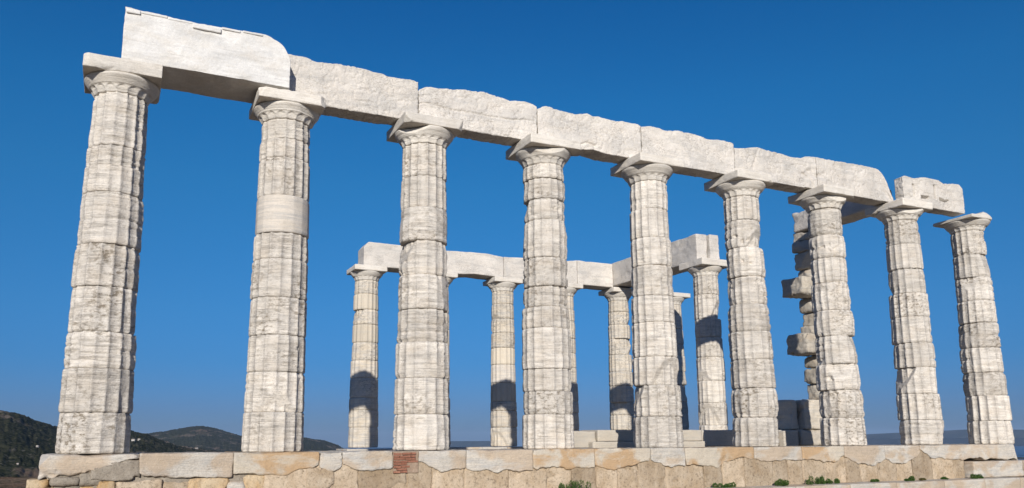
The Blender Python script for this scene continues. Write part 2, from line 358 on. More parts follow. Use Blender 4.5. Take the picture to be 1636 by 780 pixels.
def echinus(parent, zn, rn, seed, mat, zt=5.70, rt=.545, cuts=(), nseg=160, fl=1.0):
    H = zt-zn
    prof = [(0, rn*.975), (.05, rn*1.0), (.40, rn*1.09), (.43, rn*1.11), (.445, rn*1.105), (.47, rn*1.15), (.55, rn+(rt-rn)*.52), (.66, rn+(rt-rn)*.68), (.80, rn+(rt-rn)*.88), (.90, rn+(rt-rn)*.99), (.95, rt), (1.0, rt)]
    t = np.linspace(0, 1, 46); R = np.interp(t, [p[0] for p in prof], [p[1] for p in prof]); zz = zn+t*H
    th = np.arange(nseg)*2*np.pi/nseg; T, Z = np.meshgrid(th, zz); RR = np.repeat(R[:, None], nseg, 1); tt = (Z-zn)/H
    u = (T*16/(2*np.pi)) % 1; arc = .42-.24*(2*u-1)**2
    fade = 1-sstep(-.03, .03, tt-arc)
    r = RR-.022*fl*fade*(1-(2*u-1)**2)**.7
    x = np.cos(T)*r+seed; y = np.sin(T)*r
    f1 = fbm(x*5, y*5, Z*6, seed, 4); r = r+.008*f1-.010*np.exp(-(Z-zn)/.006)-.005*fbm(x, y, Z*40, seed+2, 2)
    r = r-.028*sstep(.25, .55, fbm(x*2.2, y*2.2, Z*3, seed+5, 3))*sstep(.3, .8, tt)
    P = np.stack([np.cos(T)*r, np.sin(T)*r, Z], -1).reshape(-1, 3)
    for (nx, ny, nz, d) in cuts:
        nn = np.array([nx, ny, nz], float); nn /= np.linalg.norm(nn)
        k = (P-np.array([0, 0, zn+H*.5]))@nn-d-.012*fbm(P[:, 0]*8, P[:, 1]*8, P[:, 2]*8, seed+40, 3); P = P-np.clip(k, 0, None)[:, None]*nn
    Q = grid_faces(nseg, len(t), True); n = len(P)
    P = np.concatenate([P, [[0, 0, zn], [0, 0, zt]]]); i = np.arange(nseg); j = (i+1) % nseg
    return mesh_obj('echinus', P, [Q, np.stack([np.full(nseg, n), j, i], 1), np.stack([np.full(nseg, n+1), (len(t)-1)*nseg+i, (len(t)-1)*nseg+j], 1)], mat, parent)

def column(label, X, Y, r0, r1, joints, zn, seed, mats, group, lod=1.0, wear=1.0, ab=.555, abz=(5.70, 5.88), abcuts=(), echcuts=(), special=None, z0=0.0, rot=None, rt=.545, jit=.008, abtop=None):
    root = thing('doric_column', label, 'column', (X, Y, z0), group)
    rs = np.random.RandomState(seed); zs = [0.0]+[j-z0 for j in sorted(joints)]+[zn-z0]
    H = zn-z0
    for i in range(len(zs)-1):
        a, b = zs[i], zs[i+1]
        ent = 1+.012*math.sin(math.pi*(a+b)/2/H)
        ra = (r0+(r1-r0)*a/H)*ent; rb = (r0+(r1-r0)*b/H)*ent
        s = 1+rs.uniform(-.018, .020)
        mat = mats[0]; fl = rs.uniform(.7, 1.1); wr = wear*rs.uniform(.5, 1.25); sp = rs.randint(0, 3)
        if special and i in special:
            mk = special[i]
            if mk == 'plain': mat, fl, wr, sp, s = M['plain'], .12, .5, 0, .985
            if mk == 'worn': fl, wr, sp = .3, .8, 1
            if mk == 'cream': mat, fl, wr, sp = M['cream'], 1.0, .3, 0
            if mk == 'crisp': fl, wr, sp = 1.1, .4, 0
            if mk == 'new': mat, fl, wr, sp = M['plain'], .9, .3, 0
        o = drum('drum', root, a, b, ra*s, rb*s, seed*31+i, mat, fl, wr, int(160*lod), .017/lod, sp)
        o.location = (rs.uniform(-jit, jit), rs.uniform(-jit, jit), 0)
        o.rotation_euler = (0, 0, math.radians(rs.uniform(-2.0, 2.0))+(math.pi/16))
    eo = echinus(root, zn-z0, r1*1.0, seed+400, mats[1], abz[0]-z0, rt, echcuts, int(160*lod))
    eo.rotation_euler = (0, 0, math.pi/16)
    rock('abacus', -ab, ab, -ab, ab, abz[0]-z0+.002, abz[1]-z0-.004, mats[1], root, res=.018/lod, rho=.018, amp=.005, seed=seed+500, cuts=abcuts, origin=(0, 0, 0), chip=1.3, layers=.5, top=abtop)
    return root

FX = [-.02, 2.55, 5.06, 7.55, 10.04, 12.565, 15.09, 17.69, 20.225]
FR0 = [.502, .49, .494, .486, .480, .492, .495, .492, .510]
FR1 = [.404, .412, .401, .399, .389, .382, .378, .384, .386]
FJ = [[.58, 1.21, 1.74, 2.41, 3.05, 3.85, 4.27, 4.59], [.61, 1.24, 1.82, 2.43, 3.06, 3.49, 4.12, 4.78, 5.11],
      [.60, 1.21, 1.83, 2.40, 3.01, 3.62, 4.23, 4.81], [.62, 1.04, 1.45, 2.21, 2.61, 3.0, 3.55, 4.29, 4.70, 5.11],
      [.60, 1.21, 1.77, 2.46, 3.0, 3.62, 4.20, 4.81], [.60, 1.21, 1.81, 2.41, 3.0, 3.60, 4.25, 4.86],
      [.61, 1.22, 1.80, 2.44, 3.03, 3.67, 4.25, 4.79], [.58, 1.19, 1.81, 2.40, 3.03, 3.61, 4.21, 4.83],
      [.57, 1.19, 1.77, 2.39, 3.03, 3.60, 4.21, 4.81]]
FN = [5.445, 5.45, 5.42, 5.40, 5.40, 5.40, 5.43, 5.44, 5.44]
FL = ['leftmost front column, its capital only half covered by the white end block',
      'second front column from the left, with one smooth unfluted drum',
      'third front column from the left, standing just right of the red brick patch',
      'fourth front column from the left, banded with many thin grey drums',
      'fifth front column from the left, with brown lichen patches and a wide cracked top drum',
      'sixth front column from the left, with a swollen drum shoulder on its right side',
      'seventh front column from the left, hiding the ragged stacked stone pier behind it',
      'second front column from the right, below the gap in the top beam',
      'rightmost front column with a broken stepped capital at the corner of the platform']
SPEC = [{}, {6: 'plain', 7: 'crisp', 8: 'crisp'}, {6: 'worn', 7: 'crisp', 8: 'crisp'}, {0: 'crisp'}, {7: 'crisp'}, {}, {}, {1: 'crisp', 5: 'crisp'}, {1: 'crisp'}]
ABC = [[(-1, -1, .3, .73)], [(1, -1, 0, .72), (-1, -1, .5, .70)], [(-1, -1, -.8, .66), (1, -1, -.5, .70)], [(-1, -1, -1.2, .68)], [(1, -1, .8, .70)],
       [(1, -1, .2, .68)], [(1, -1, -.3, .66)], [(1, -1, 0, .74)], [(1, -.25, .1, .34), (.3, -1, .9, .42)]]
ECH = [[], [(.6, -1, -.5, .43)], [(-.9, -.6, .3, .47)], [(-.5, -1, .2, .47)], [], [(1, -.2, 0, .50)], [(-.3, -1, 0, .44), (.8, -.8, 0, .45)], [(-.6, -1, .2, .45)], [(.9, -.4, 0, .43)]]
for i in range(9):
    column(FL[i], FX[i], 0, FR0[i], FR1[i], FJ[i], FN[i], 11+i, (M['shaft'], M['cap']), 'columns of the long front row', 1.25 if i < 2 else 1.0,
           wear=[1.0, .75, .85, .95, 1.0, 1.3, 1.25, 1.05, 1.2][i], jit=[.008, .006, .008, .01, .01, .018, .016, .012, .014][i], abcuts=ABC[i], echcuts=ECH[i], special=SPEC[i],
           abz=(5.70, 5.93) if i == 0 else (5.69, 5.88), abtop=interp([(-.6, 5.775), (-.25, 5.80), (-.12, 5.82), (-.05, 5.90), (.25, 5.89), (.40, 5.87), (.6, 5.86)], .02, 9) if i == 8 else None)
NX = [7.62, 10.16, 12.68, 15.2, 17.66, 20.18]
NL = ['leftmost column of the back row, with cream repaired drums and a curved crack',
      'second back row column from the left, almost hidden behind the third front column',
      'third back row column from the left, standing in open sky between two front columns',
      'fourth back row column from the left, almost hidden behind the fourth front column',
      'fifth back row column, under the corner where the two back beams meet',
      'slim far column with a bare capital, seen just left of the inner porch column']
NJ = [.56, 1.12, 1.55, 2.2, 2.75, 3.35, 3.9, 4.45, 4.95]
NS = [{1: 'crisp', 4: 'crisp', 6: 'cream', 8: 'cream'}, {4: 'cream', 6: 'cream'}, {3: 'cream', 4: 'new', 5: 'cream'}, {2: 'new'}, {}, {}]
for i in range(6):
    rs = random.Random(i); js = [j+rs.uniform(-.06, .06) for j in NJ]
    column(NL[i], NX[i], 12.43, .49, .395, js, 5.42, 60+i, (M['shaft_far'], M['cap']), 'columns of the back row', .6, wear=.6, special=NS[i], z0=-.04)
column('inner porch column crossed by a dark shadow band, carrying two parallel beam ends', 17.64, 7.3, .47, .40,
       [.6, 1.3, 2.0, 2.75, 3.4, 4.0, 4.8], 5.42, 90, (M['shaft'], M['cap']), None, .75, wear=.6, z0=0.0, ab=.60, rt=.56, abz=(5.70, 5.93))

# ------------------------------------------------------------------ architrave
T1 = [(-.06, 6.79), (.16, 6.78), (.29, 6.785), (.85, 6.76), (1.13, 6.765), (1.52, 6.78), (1.92, 6.80), (2.10, 6.80), (2.15, 6.765), (2.31, 6.71), (2.44, 6.56), (2.49, 6.38)]
b1 = rock('beam_block', -.06, 2.49, -.50, .40, 5.935, 6.79, M['arch1'], res=.014, rho=.008, amp=.010, seed=201, top=interp(T1, .010, 3), chip=1.0, rough=1.0)
tag(b1, 'bright white beam block at the far left, on the first two columns', 'beam block', 'beam blocks along the front row')
for nm, a in (('moulding_fragment', (.93, 1.36, -.535, -.49, 6.655, 6.735)), ('moulding_fragment', (-.04, .16, -.53, -.49, 6.70, 6.765)), ('moulding_fragment', (.17, .55, -.515, -.49, 6.735, 6.775)), ('moulding_fragment', (.56, .92, -.512, -.49, 6.725, 6.755)), ('moulding_fragment', (1.37, 1.66, -.518, -.49, 6.735, 6.775)), ('moulding_fragment', (1.70, 2.02, -.515, -.49, 6.755, 6.79))):
    o = rock(nm, *a, M['arch1'], res=.012, rho=.008, amp=.002, seed=7, origin=tuple(b1.location)); o.parent = b1
TT = [[(2.50, 6.72), (2.83, 6.72), (2.99, 6.66), (3.27, 6.72), (3.6, 6.73), (3.95, 6.71), (4.24, 6.69), (4.42, 6.65), (4.78, 6.69), (4.88, 6.65)],
      [(4.9, 6.51), (5.03, 6.61), (5.27, 6.63), (5.59, 6.66), (5.84, 6.71), (6.17, 6.71), (6.57, 6.68), (6.77, 6.64), (7.11, 6.69), (7.28, 6.68), (7.36, 6.61)],
      [(7.39, 6.58), (7.53, 6.68), (7.96, 6.63), (8.25, 6.63), (8.55, 6.70), (8.6, 6.65), (8.79, 6.66), (9.07, 6.64), (9.46, 6.66), (9.77, 6.67), (9.82, 6.62)],
      [(9.85, 6.62), (10.09, 6.68), (10.34, 6.67), (10.45, 6.63), (10.75, 6.69), (11.25, 6.69), (11.59, 6.63), (11.94, 6.67), (12.3, 6.66), (12.33, 6.6)],
      [(12.34, 6.54), (12.65, 6.58), (13.02, 6.67), (13.3, 6.63), (13.58, 6.63), (14.0, 6.59), (14.39, 6.6), (14.45, 6.66), (14.8, 6.70)],
      [(14.84, 6.70), (15.36, 6.7), (15.99, 6.71), (16.63, 6.71), (16.90, 6.70), (17.04, 6.6), (17.19, 6.36), (17.30, 6.05), (17.36, 5.98)],
      [(17.66, 6.55), (17.70, 6.60), (17.75, 6.63), (17.85, 6.63), (18.1, 6.60), (18.5, 6.69), (19.08, 6.66), (19.17, 6.60), (19.62, 6.65), (19.88, 6.66), (19.94, 6.5)]]
AX = [(2.50, 4.885), (4.895, 7.365), (7.38, 9.83), (9.845, 12.325), (12.34, 14.82), (14.835, 17.36), (17.66, 19.94)]
AL = ['second beam block from the left in the front row, rough and grey',
      'third beam block from the left, split by a long horizontal crack',
      'fourth beam block from the left, with a broken notch in its lower edge',
      'fifth beam block from the left, grey and smooth, over the fifth and sixth columns',
      'sixth beam block from the left, with a curved crack at its lower right corner',
      'seventh beam block from the left, its right end sloping down to the gap',
      'last beam block on the right beyond the gap, with cut cross shaped grooves']
CR = [[], [([(4.9, 6.36), (5.6, 6.26), (6.3, 6.24), (7.3, 6.33)], .012, .03)], [([(8.35, 6.0), (8.5, 6.05), (8.7, 5.99)], .02, .035), ([(9.35, 6.5), (9.45, 6.1)], .01, .012)],
      [], [([(14.35, 6.3), (14.6, 6.15), (14.72, 5.93)], .012, .03), ([(13.05, 6.65), (12.85, 6.2)], .03, .02)], [([(16.1, 6.4), (16.4, 6.15)], .01, .015)], []]
GP = [[], [], [], [], [], [], [(18.03, 18.10, 6.16, 6.52, .16), (18.80, 18.87, 6.16, 6.54, .16), (18.30, 18.62, 6.12, 6.19, .12), (18.98, 19.34, 6.14, 6.21, .12)]]
for i in range(7):
    y0 = -.13 if i < 6 else -.20
    o = rock('beam_block', AX[i][0], AX[i][1], y0, .30 if i < 6 else .16, 5.885, 6.70, M['arch'], cuts=([(-1, 1.5, 0, .68)] if i == 6 else ()), res=.016, rho=.014, amp=.012 if i != 3 else .009, seed=210+i,
             top=interp(TT[i], .012, 60+i), cracks=CR[i], pits=GP[i], chip=1.0, rough=1.3,
             bot=interp([(AX[i][0], 5.885), (AX[i][0]+1.0, 5.89), (AX[i][0]+1.25, 5.93 if i == 2 else 5.885), (AX[i][0]+1.6, 5.885), (AX[i][1], 5.885)]))
    tag(o, AL[i], 'beam block', 'beam blocks along the front row')
NB = [(7.40, 8.85), (8.87, 12.53), (12.55, 15.60), (15.62, 17.20)]
NTP = [[(7.40, 6.52), (7.55, 6.71), (8.85, 6.70)], [(8.87, 6.68), (10.4, 6.66), (11.0, 6.71), (11.9, 6.71), (12.53, 6.66)], [(12.55, 6.65), (13.4, 6.70), (15.2, 6.74), (15.6, 6.80)], [(15.62, 6.80), (17.2, 6.80)]]
NBL = ['leftmost beam block of the back row, its slanting end on the first back column', 'long warm white back row beam block between the third and fourth front columns',
       'third back row beam block, passing behind the fourth front column', 'fourth back row beam block, ending at the inner corner']
NB = [(7.40, 10.15), (10.17, 12.55), (12.57, 15.62), (15.64, 17.20)]
NTP[0] = [(7.40, 6.52), (7.55, 6.71), (10.15, 6.68)]; NTP[1] = [(10.17, 6.66), (11.0, 6.71), (11.9, 6.71), (12.55, 6.65)]
for i in range(4):
    o = rock('beam_block', NB[i][0], NB[i][1], 12.05, 12.80, 5.885, 6.72, M['arch'], res=.03, rho=.02, amp=.007, seed=230+i, top=interp(NTP[i]), bot=(interp([(7.4, 5.885), (10.6, 5.885), (11.0, 5.885), (11.4, 5.93), (12.6, 5.885)]) if i == 1 else None))
    tag(o, NBL[i], 'beam block', 'beam blocks of the back row')
def xz_swap_beam(label, x0, x1, y0, y1, z0, z1, tops, seed, mat=M['arch'], cuts=()):
    o = rock('lintel_beam', x0, x1, y0, y1, z0, z1, mat, res=.028, rho=.03, amp=.008, seed=seed, cuts=cuts)
    return tag(o, label, 'beam block')
xz_swap_beam('left one of the two parallel cross beams lying on the inner porch column', 17.22, 17.66, 7.15, 12.85, 5.935, 6.84, None, 241, cuts=[(0, -1, .8, 2.75)])
xz_swap_beam('right one of the two parallel cross beams, round topped, on the inner porch column', 17.69, 18.08, 7.05, 12.75, 5.935, 6.84, None, 242, cuts=[(.6, -1, .8, 2.80)])
o = rock('lintel_beam', 17.30, 17.95, .34, 3.1, 5.89, 6.45, M['arch'], res=.03, rho=.05, amp=.015, seed=245)
tag(o, 'dark cross beam seen between the tops of the seventh and eighth front columns', 'beam block')

# ------------------------------------------------------------------ platform
SX = [-.66, .60, 1.88, 3.16, 3.52, 4.35, 4.78, 5.63, 6.89, 8.15, 9.38, 10.18, 11.89, 13.18, 14.39, 15.62, 16.74, 20.19]
SB = {0: [(-.66, -.34), (.0, -.30), (.15, -.16), (.45, -.10), (.6, -.07)], 1: [(.6, -.30), (1.0, -.36), (1.6, -.36), (1.88, -.33)], 2: [(1.88, -.32), (2.7, -.35), (3.0, -.25), (3.16, -.18)],
      3: [(3.16, -.22), (3.3, -.29), (3.52, -.24)], 4: [(3.52, -.2), (3.7, -.29), (4.35, -.30)], 6: [(4.78, -.2), (5.0, -.3), (5.2, -.38), (5.63, -.34)], 7: [(5.63, -.3), (5.9, -.36), (6.89, -.36)],
      8: [(6.89, -.33), (7.4, -.36), (8.15, -.34)], 9: [(8.15, -.32), (8.6, -.40), (9.0, -.3), (9.38, -.22)], 10: [(9.38, -.22), (9.7, -.37), (10.18, -.34)], 11: [(10.18, -.3), (10.9, -.40), (11.3, -.28), (11.6, -.2), (11.89, -.22)],
      12: [(11.89, -.24), (12.3, -.29), (13.18, -.28)], 13: [(13.18, -.26), (14.1, -.34), (14.39, -.22)], 14: [(14.39, -.25), (14.8, -.40), (15.3, -.41), (15.62, -.3)],
      15: [(15.62, -.30), (15.9, -.44), (16.3, -.38), (16.74, -.18)], 16: [(16.74, -.12), (17.1, -.3), (17.6, -.34), (18.0, -.33), (20.19, -.36)]}
STL = {0: 'pale platform block at the left corner, broken away diagonally underneath', 1: 'second platform block from the left, grey streaked, between the first two columns',
       2: 'ochre stained platform block under the second column', 3: 'narrow pale platform block right of the second column', 4: 'platform block with a small hole, immediately left of the red bricks',
       6: 'chipped pale platform block immediately right of the red bricks, under the third column', 7: 'wide tan centred platform block between the third and fourth columns', 8: 'strongly orange stained platform block under the fourth column',
       9: 'orange stained platform block between the fourth and fifth columns', 10: 'short platform block with a ragged drooping lower edge under the fifth column', 11: 'platform block with an ochre square patch between the fifth and sixth columns',
       12: 'straight edged pale platform block under the sixth column', 13: 'platform block half cream and half ochre between the sixth and seventh columns', 14: 'platform block with a bulging lower edge and orange left side, under the seventh column',
       15: 'rounded platform block between the seventh and eighth columns', 16: 'long white platform block under the last two columns, ending at the right corner'}
orange = {2, 8, 9, 11, 13}
for k, lab in STL.items():
    x0, x1 = SX[k], SX[k+1]
    o = rock('platform_block', x0+.004, x1-.004, -.64, .72, -.35, -.004, M['sty_o'] if k in orange else M['sty'], res=.019, rho=.018 if k else .05, amp=.011, seed=300+k, bot=interp(SB[k], .05, 30+k), chip=1.2, layers=.3, cuts=([(-1, -.4, .8, .66)] if k == 0 else ([(1, -.5, .3, 1.72)] if k == 16 else ())))
    tag(o, lab, 'stone block', 'marble blocks along the platform edge')
# block behind brick patch
o = rock('platform_block', 4.354, 4.776, -.50, .72, -.35, -.01, M['sty'], res=.03, seed=399); tag(o, 'platform block behind the red brick repair', 'stone block', 'marble blocks along the platform edge')
# brick repair
bp = thing('brick_patch', 'small red brick repair in the platform edge below the third column', 'brick repair', (4.56, -.6, -.34))
vs = []; qs = []; nb = 0; rr = random.Random(4)
zc = -.335
row = 0
while zc < -.03:
    x = 4.36+(.0 if row % 2 else -.05)+(.05 if zc < -.25 else 0)
    xe = (4.74 if zc > -.2 else 4.62)-rr.uniform(0, .10)
    while x < xe:
        L_ = rr.uniform(.10, .19); a, b_ = max(4.358, x), min(xe+.04, x+L_)
        if b_-a > .03:
            V, Q = box_shell((b_-a)/2, .06, .0155, .014)
            Vn = V+np.array([(a+b_)/2, -.575+rr.uniform(-.012, .012), zc+rr.uniform(-.004, .004)])
            Vn += .005*np.stack([fbm(Vn[:, 0]*25, Vn[:, 1]*25, Vn[:, 2]*25, 90+q, 2) for q in range(3)], 1)
            vs.append(Vn-np.array([4.56, -.6, -.34])); qs.append(Q+nb); nb += len(V)
        x += L_+.012
    zc += .041; row += 1
mesh_obj('bricks', np.concatenate(vs), qs, M['brick'], bp, False)
rock('mortar_bed', 4.356, 4.79, -.61, -.51, -.36, -.012, M['grout'], bp, res=.02, rho=.01, amp=.006, seed=77, origin=(4.56, -.6, -.34))

# poros wall under the platform
pw = thing('foundation_wall', 'tan limestone foundation wall of squared blocks below the marble platform edge', 'wall', (9.8, -.3, -1.25))
org = (9.8, -.3, -1.25)
rock('core', -.60, 18.30, -.50, 12.6, -1.3, -.37, M['mortar'], pw, res=.14, rho=.01, amp=.01, seed=500, origin=org)
rock('mortar_facing', 2.9, 18.24, -.580, -.51, -1.28, -.06, M['poros'], pw, res=.03, rho=.01, amp=.013, seed=501, origin=org, rough=1.3)
rock('mortar_facing', -.45, 3.0, -.575, -.51, -.66, -.12, M['conglom'], pw, res=.03, rho=.01, amp=.013, seed=502, origin=org, rough=1.3)
rs = random.Random(12); x = 3.1; k = 0
while x < 18.22:
    wd = rs.uniform(.42, 1.0) if x < 11 else rs.uniform(.36, .75)
    x1 = min(x+wd, 18.24)
    if 18.24-x1 < .25: x1 = 18.24
    rock('wall_stone', x+.004, x1-.004, -.590-rs.uniform(0, .022), -.3, -.80, -.10, M['poros'], pw, res=.022, rho=.02, amp=.014, seed=510+k, origin=org, chip=1.4)
    x = x1; k += 1
x = 3.1
while x < 18.2:
    x1 = x+rs.uniform(.6, 1.1); rock('wall_stone', x+.004, min(18.24, x1)-.004, -.60-rs.uniform(0, .02), -.3, -1.27, -.81, M['poros'], pw, res=.06, rho=.02, amp=.01, seed=560+k, origin=org); x = x1; k += 1
# left rubble: irregular stones
RB = [(-.78, -.52, -.47, -.33, 'rubble'), (-.75, -.42, -.64, -.44, 'rubble'), (-.50, -.14, -.42, -.31, 'conglom'), (-.47, -.12, -.56, -.43, 'conglom'), (-.16, .16, -.43, -.24, 'conglom'), (-.02, .62, -.37, -.08, 'conglom'),
      (-.16, .10, -.60, -.44, 'rubble'), (.06, .32, -.55, -.36, 'rubble'), (.30, .92, -.56, -.36, 'poros'), (.90, 1.30, -.60, -.38, 'poros'), (1.26, 1.84, -.60, -.36, 'rubble'), (1.80, 2.08, -.60, -.42, 'sty'),
      (2.04, 2.36, -.62, -.33, 'rubble'), (2.32, 3.02, -.62, -.22, 'poros'), (2.96, 3.4, -.60, -.24, 'poros')]
for i, (a, b_, c_, d_, mt) in enumerate(RB):
    rock('rubble_stone', a, b_, -.60-.02*(i % 3), -.25, c_, d_, M[mt], pw, res=.022, rho=.045, amp=.018, seed=600+i, origin=org, chip=1.3, cuts=[(rs.uniform(-1, 1), -.4, rs.uniform(-1, 1), .5*min(b_-a, .4)+.05)])
for i in range(11):
    a = -.85+i*.38; rock('rubble_stone', a, a+.36, -.62, -.25, -1.28, -.63, M['rubble'], pw, res=.05, rho=.05, amp=.02, seed=640+i, origin=org)
# steps: middle step right, lower step
MS = [(18.26, 20.06, -.82), (20.07, 20.62, -.84)]
for i, (a, b_, yy) in enumerate(MS):
    o = rock('step_block', a, b_, yy, .6, -.755, -.385, M['sty'], res=.022, rho=.02, amp=.007, seed=700+i, layers=.6, cuts=([(-.6, -1, 1.2, 1.1)] if i == 0 else [(1, -.6, .8, .72)]))
    tag(o, ['long grey and white stepped block below the right corner of the platform', 'short step block at the extreme right edge, with a broken slanting end'][i], 'stone block', 'step blocks at the right corner')
xs = [.9, 2.8, 4.7, 6.6, 8.4, 10.1, 11.4, 12.42, 13.9, 15.25, 16.75, 18.1, 19.35, 20.3, 21.1]
names = ['lower step block nearest the left end, below the platform', 'lower step block below the second column', 'lower step block below the brick repair', 'lower step block below the third and fourth columns', 'lower step block in front of the large green bush', 'lower step block right of the large green bush', 'lower step block below the small low weeds between the fifth and sixth columns',
         'lower step block with a chipped left corner below the sixth column', 'lower step block left of the seventh column', 'lower step block below the seventh column', 'lower step block below the eighth column', 'lower step block with a broken left corner beneath the long grey step block', 'lower step block below the last column', 'lower step block at the bottom right corner of the picture']
for i in range(14):
    o = rock('step_block', xs[i]+.004, xs[i+1]-.004, -1.16, -.55, -1.15, -.765+.004*(i % 3), M['sty'], res=.03, rho=.018, amp=.006, seed=720+i, chip=1.2, layers=.4)
    tag(o, names[i], 'stone block', 'blocks of the lower step')
# inner things
def blk(name, a, label, cat, mat=M['block'], group=None, seed=1, **k):
    o = rock(name, *a, mat, seed=seed, **{**dict(res=.03, rho=.015, amp=.006), **k}); tag(o, label, cat, group); return o
GB = 'low wall blocks seen behind the front columns'
blk('wall_block', (9.55, 10.22, 2.55, 3.3, -.02, .36), 'small rough pale block at the left end of the low inner wall', 'stone block', group=GB, seed=801, rho=.03)
blk('wall_block', (10.23, 11.85, 2.5, 3.3, .12, .38), 'smooth cream block of the low inner wall, between the fourth and fifth front columns', 'stone block', group=GB, seed=802)
blk('wall_block', (11.86, 13.2, 2.5, 3.3, .12, .38), 'low inner wall block mostly behind the fifth front column', 'stone block', group=GB, seed=803)
blk('wall_block', (13.21, 14.9, 2.5, 3.3, -.02, .38), 'low inner wall block half in deep shadow, between the fifth and sixth front columns', 'stone block', group=GB, seed=804)
blk('wall_block', (14.91, 16.33, 2.5, 3.3, -.02, .38), 'low inner wall block behind the sixth front column', 'stone block', group=GB, seed=805)
blk('step_block', (10.0, 13.2, 2.35, 3.3, -.25, .115), 'thin lower ledge under the smooth cream inner wall block', 'stone block', group=None, seed=806)
blk('wall_block', (15.62, 16.08, 2.3, 2.498, -.2, .36), 'small pale upright stone just right of the sixth front column', 'stone block', seed=807)
# anta pier
an = thing('stone_pier', 'ragged pier of stacked wall stones with jutting blocks, half hidden behind the seventh front column', 'pier', (17.2, 2.9, .0))
og = (17.2, 2.9, 0.0)
PC = [(16.35, 18.3, -.02, .395), (16.50, 18.25, .40, 1.17), (17.58, 18.3, 1.175, 1.62), (17.46, 18.3, 1.625, 2.05), (17.52, 18.3, 2.055, 2.40), (16.93, 18.3, 2.405, 2.95), (17.52, 18.3, 2.955, 3.22), (17.62, 18.3, 3.225, 3.60), (17.54, 18.3, 3.605, 3.99),
      (16.93, 18.3, 3.995, 4.50), (17.56, 18.3, 4.505, 4.80), (17.46, 18.3, 4.805, 5.30), (17.42, 18.3, 5.305, 5.60), (17.50, 18.3, 5.605, 5.88)]
for i, (a, b_, c_, d_) in enumerate(PC):
    rock('pier_stone', a-.13*(i > 1), b_, 2.42, 3.2, c_, d_, M['pier'] if i > 1 else M['block'], an, res=.026, rho=.065 if i != 1 else .05, amp=.03, seed=820+i, origin=og, chip=1.4, cuts=([(-1, -.6, [.5, -.5][i % 2], (b_-a)/2-.03)] if 1 < i < 13 and i not in (5, 9) else ()))
rock('pier_stone', 16.22, 16.48, 2.6, 3.3, .40, 1.17, M['block'], an, res=.03, rho=.05, amp=.015, seed=850, origin=og)
# back row platform
bx = [6.9, 8.7, 10.35, 11.6, 12.55, 14.6, 16.6, 18.7, 21.0]
for i in range(8):
    blk('platform_block', (bx[i]+.005, bx[i+1]-.005, 11.85 if i > 1 else 11.7, 13.1, -.45, -.055-(.02 if i in (0, 1) else 0)), ['back platform block under the leftmost back column', 'back platform block behind the third front column', 'thin lit back slab between the third and fourth front columns', 'back platform slab left of the third back column', 'back platform slab behind the fourth front column', 'back platform slab left of the fifth back column', 'back platform slab under the fifth back column', 'back platform slab under the far slim column'][i],
        'stone block', M['sty'], 'blocks of the back platform edge', 860+i)
blk('porch_floor', (16.9, 18.4, 3.4, 11.8, -.5, -.004), 'stone strip under the inner porch column', 'stone block', M['sty'], None, 880, res=.08)
# paved interior ground inside the platform
V = np.array([[-.6, .7, -.30], [20.6, .7, -.30], [20.6, 13.0, -.30], [-.6, 13.0, -.30]]); 

# ------------------------------------------------------------------ terrain
def terr_mat():
    m = bpy.data.materials.new('scrub_hillside'); t, b = NT(m); g = G(t); c = g.coords(False)
    geo = g.n('ShaderNodeNewGeometry')
    green = g.mix(g.ramp(g.noise(c, .16, 6, .8), [(.42, 0.0), (.60, 1.0)]), (.011, .016, .006), (.068, .066, .034))
    rock_ = g.mix(g.ramp(g.noise(c, .02, 4), [(.4, 0.0), (.6, 1.0)]), (.17, .12, .085), (.24, .20, .155))
    mk = g.ramp(g.noise(c, .012, 7, .68, .6), [(.555, 0.0), (.63, 1.0)])
    far = g.mix(mk, green, rock_)
    spk = g.ramp(g.noise(c, .30, 3, .6), [(.60, 0.0), (.68, 1.0)])
    far = g.mix(g.math('MULTIPLY', spk, .55), far, (.20, .18, .15))
    # bare earth near the temple
    dist = g.n('ShaderNodeVectorMath', operation='LENGTH'); g.l(c, dist.inputs[0])
    dm = g.n('ShaderNodeMapRange'); dm.inputs['From Min'].default_value = 70; dm.inputs['From Max'].default_value = 150; g.l(dist.outputs['Value'], dm.inputs['Value'])
    dmn = g.math('ADD', dm.outputs[0], g.math('MULTIPLY', g.math('SUBTRACT', g.noise(c, .06, 5, .6), .5), 1.2))
    dmn = g.ramp(dmn, [(.42, 0.0), (.58, 1.0)])
    earth = g.mix(g.ramp(g.noise(c, .5, 6, .65), [(.4, 0.0), (.62, 1.0)]), (.19, .12, .08), (.28, .21, .145))
    earth = g.mix(g.ramp(g.noise(c, 1.3, 5, .7), [(.54, 0.0), (.62, 1.0)]), earth, (.05, .055, .025))
    earth = g.mix(g.math('MULTIPLY', g.ramp(g.noise(c, 6, 4, .7), [(.56, 0.0), (.66, 1.0)]), .6), earth, (.34, .29, .23))
    col = g.mix(dmn, earth, far)
    g.l(col, b.inputs['Base Color']); b.inputs['Roughness'].default_value = 1; b.inputs['Specular IOR Level'].default_value = 0
    g.bump(b, g.noise(c, .35, 6, .75), 1.0, 1.8)
    return m
M['terrain'] = terr_mat()
azs = np.concatenate([np.arange(-180, -14, 3.0), np.arange(-14, 20, .045), np.arange(20, 180.1, 3.0)])
rad = np.concatenate([np.geomspace(.5, 40, 26)[:-1], np.geomspace(40, 3600, 330)])
A, Rr = np.meshgrid(np.radians(azs), rad)
tx, ty = np.sin(A)*Rr+CAM.x, np.cos(A)*Rr+CAM.y
EL1 = ([-40, -20, -9, -6.13, -5.13, -4.1, -3.05, -1, 1.24, 2.18, 2.95, 4.12, 8, 20], [2.0, 2.4, 2.1, 1.86, 1.68, 1.27, .90, .78, .66, .46, .14, -.32, -1.0, -1.9])
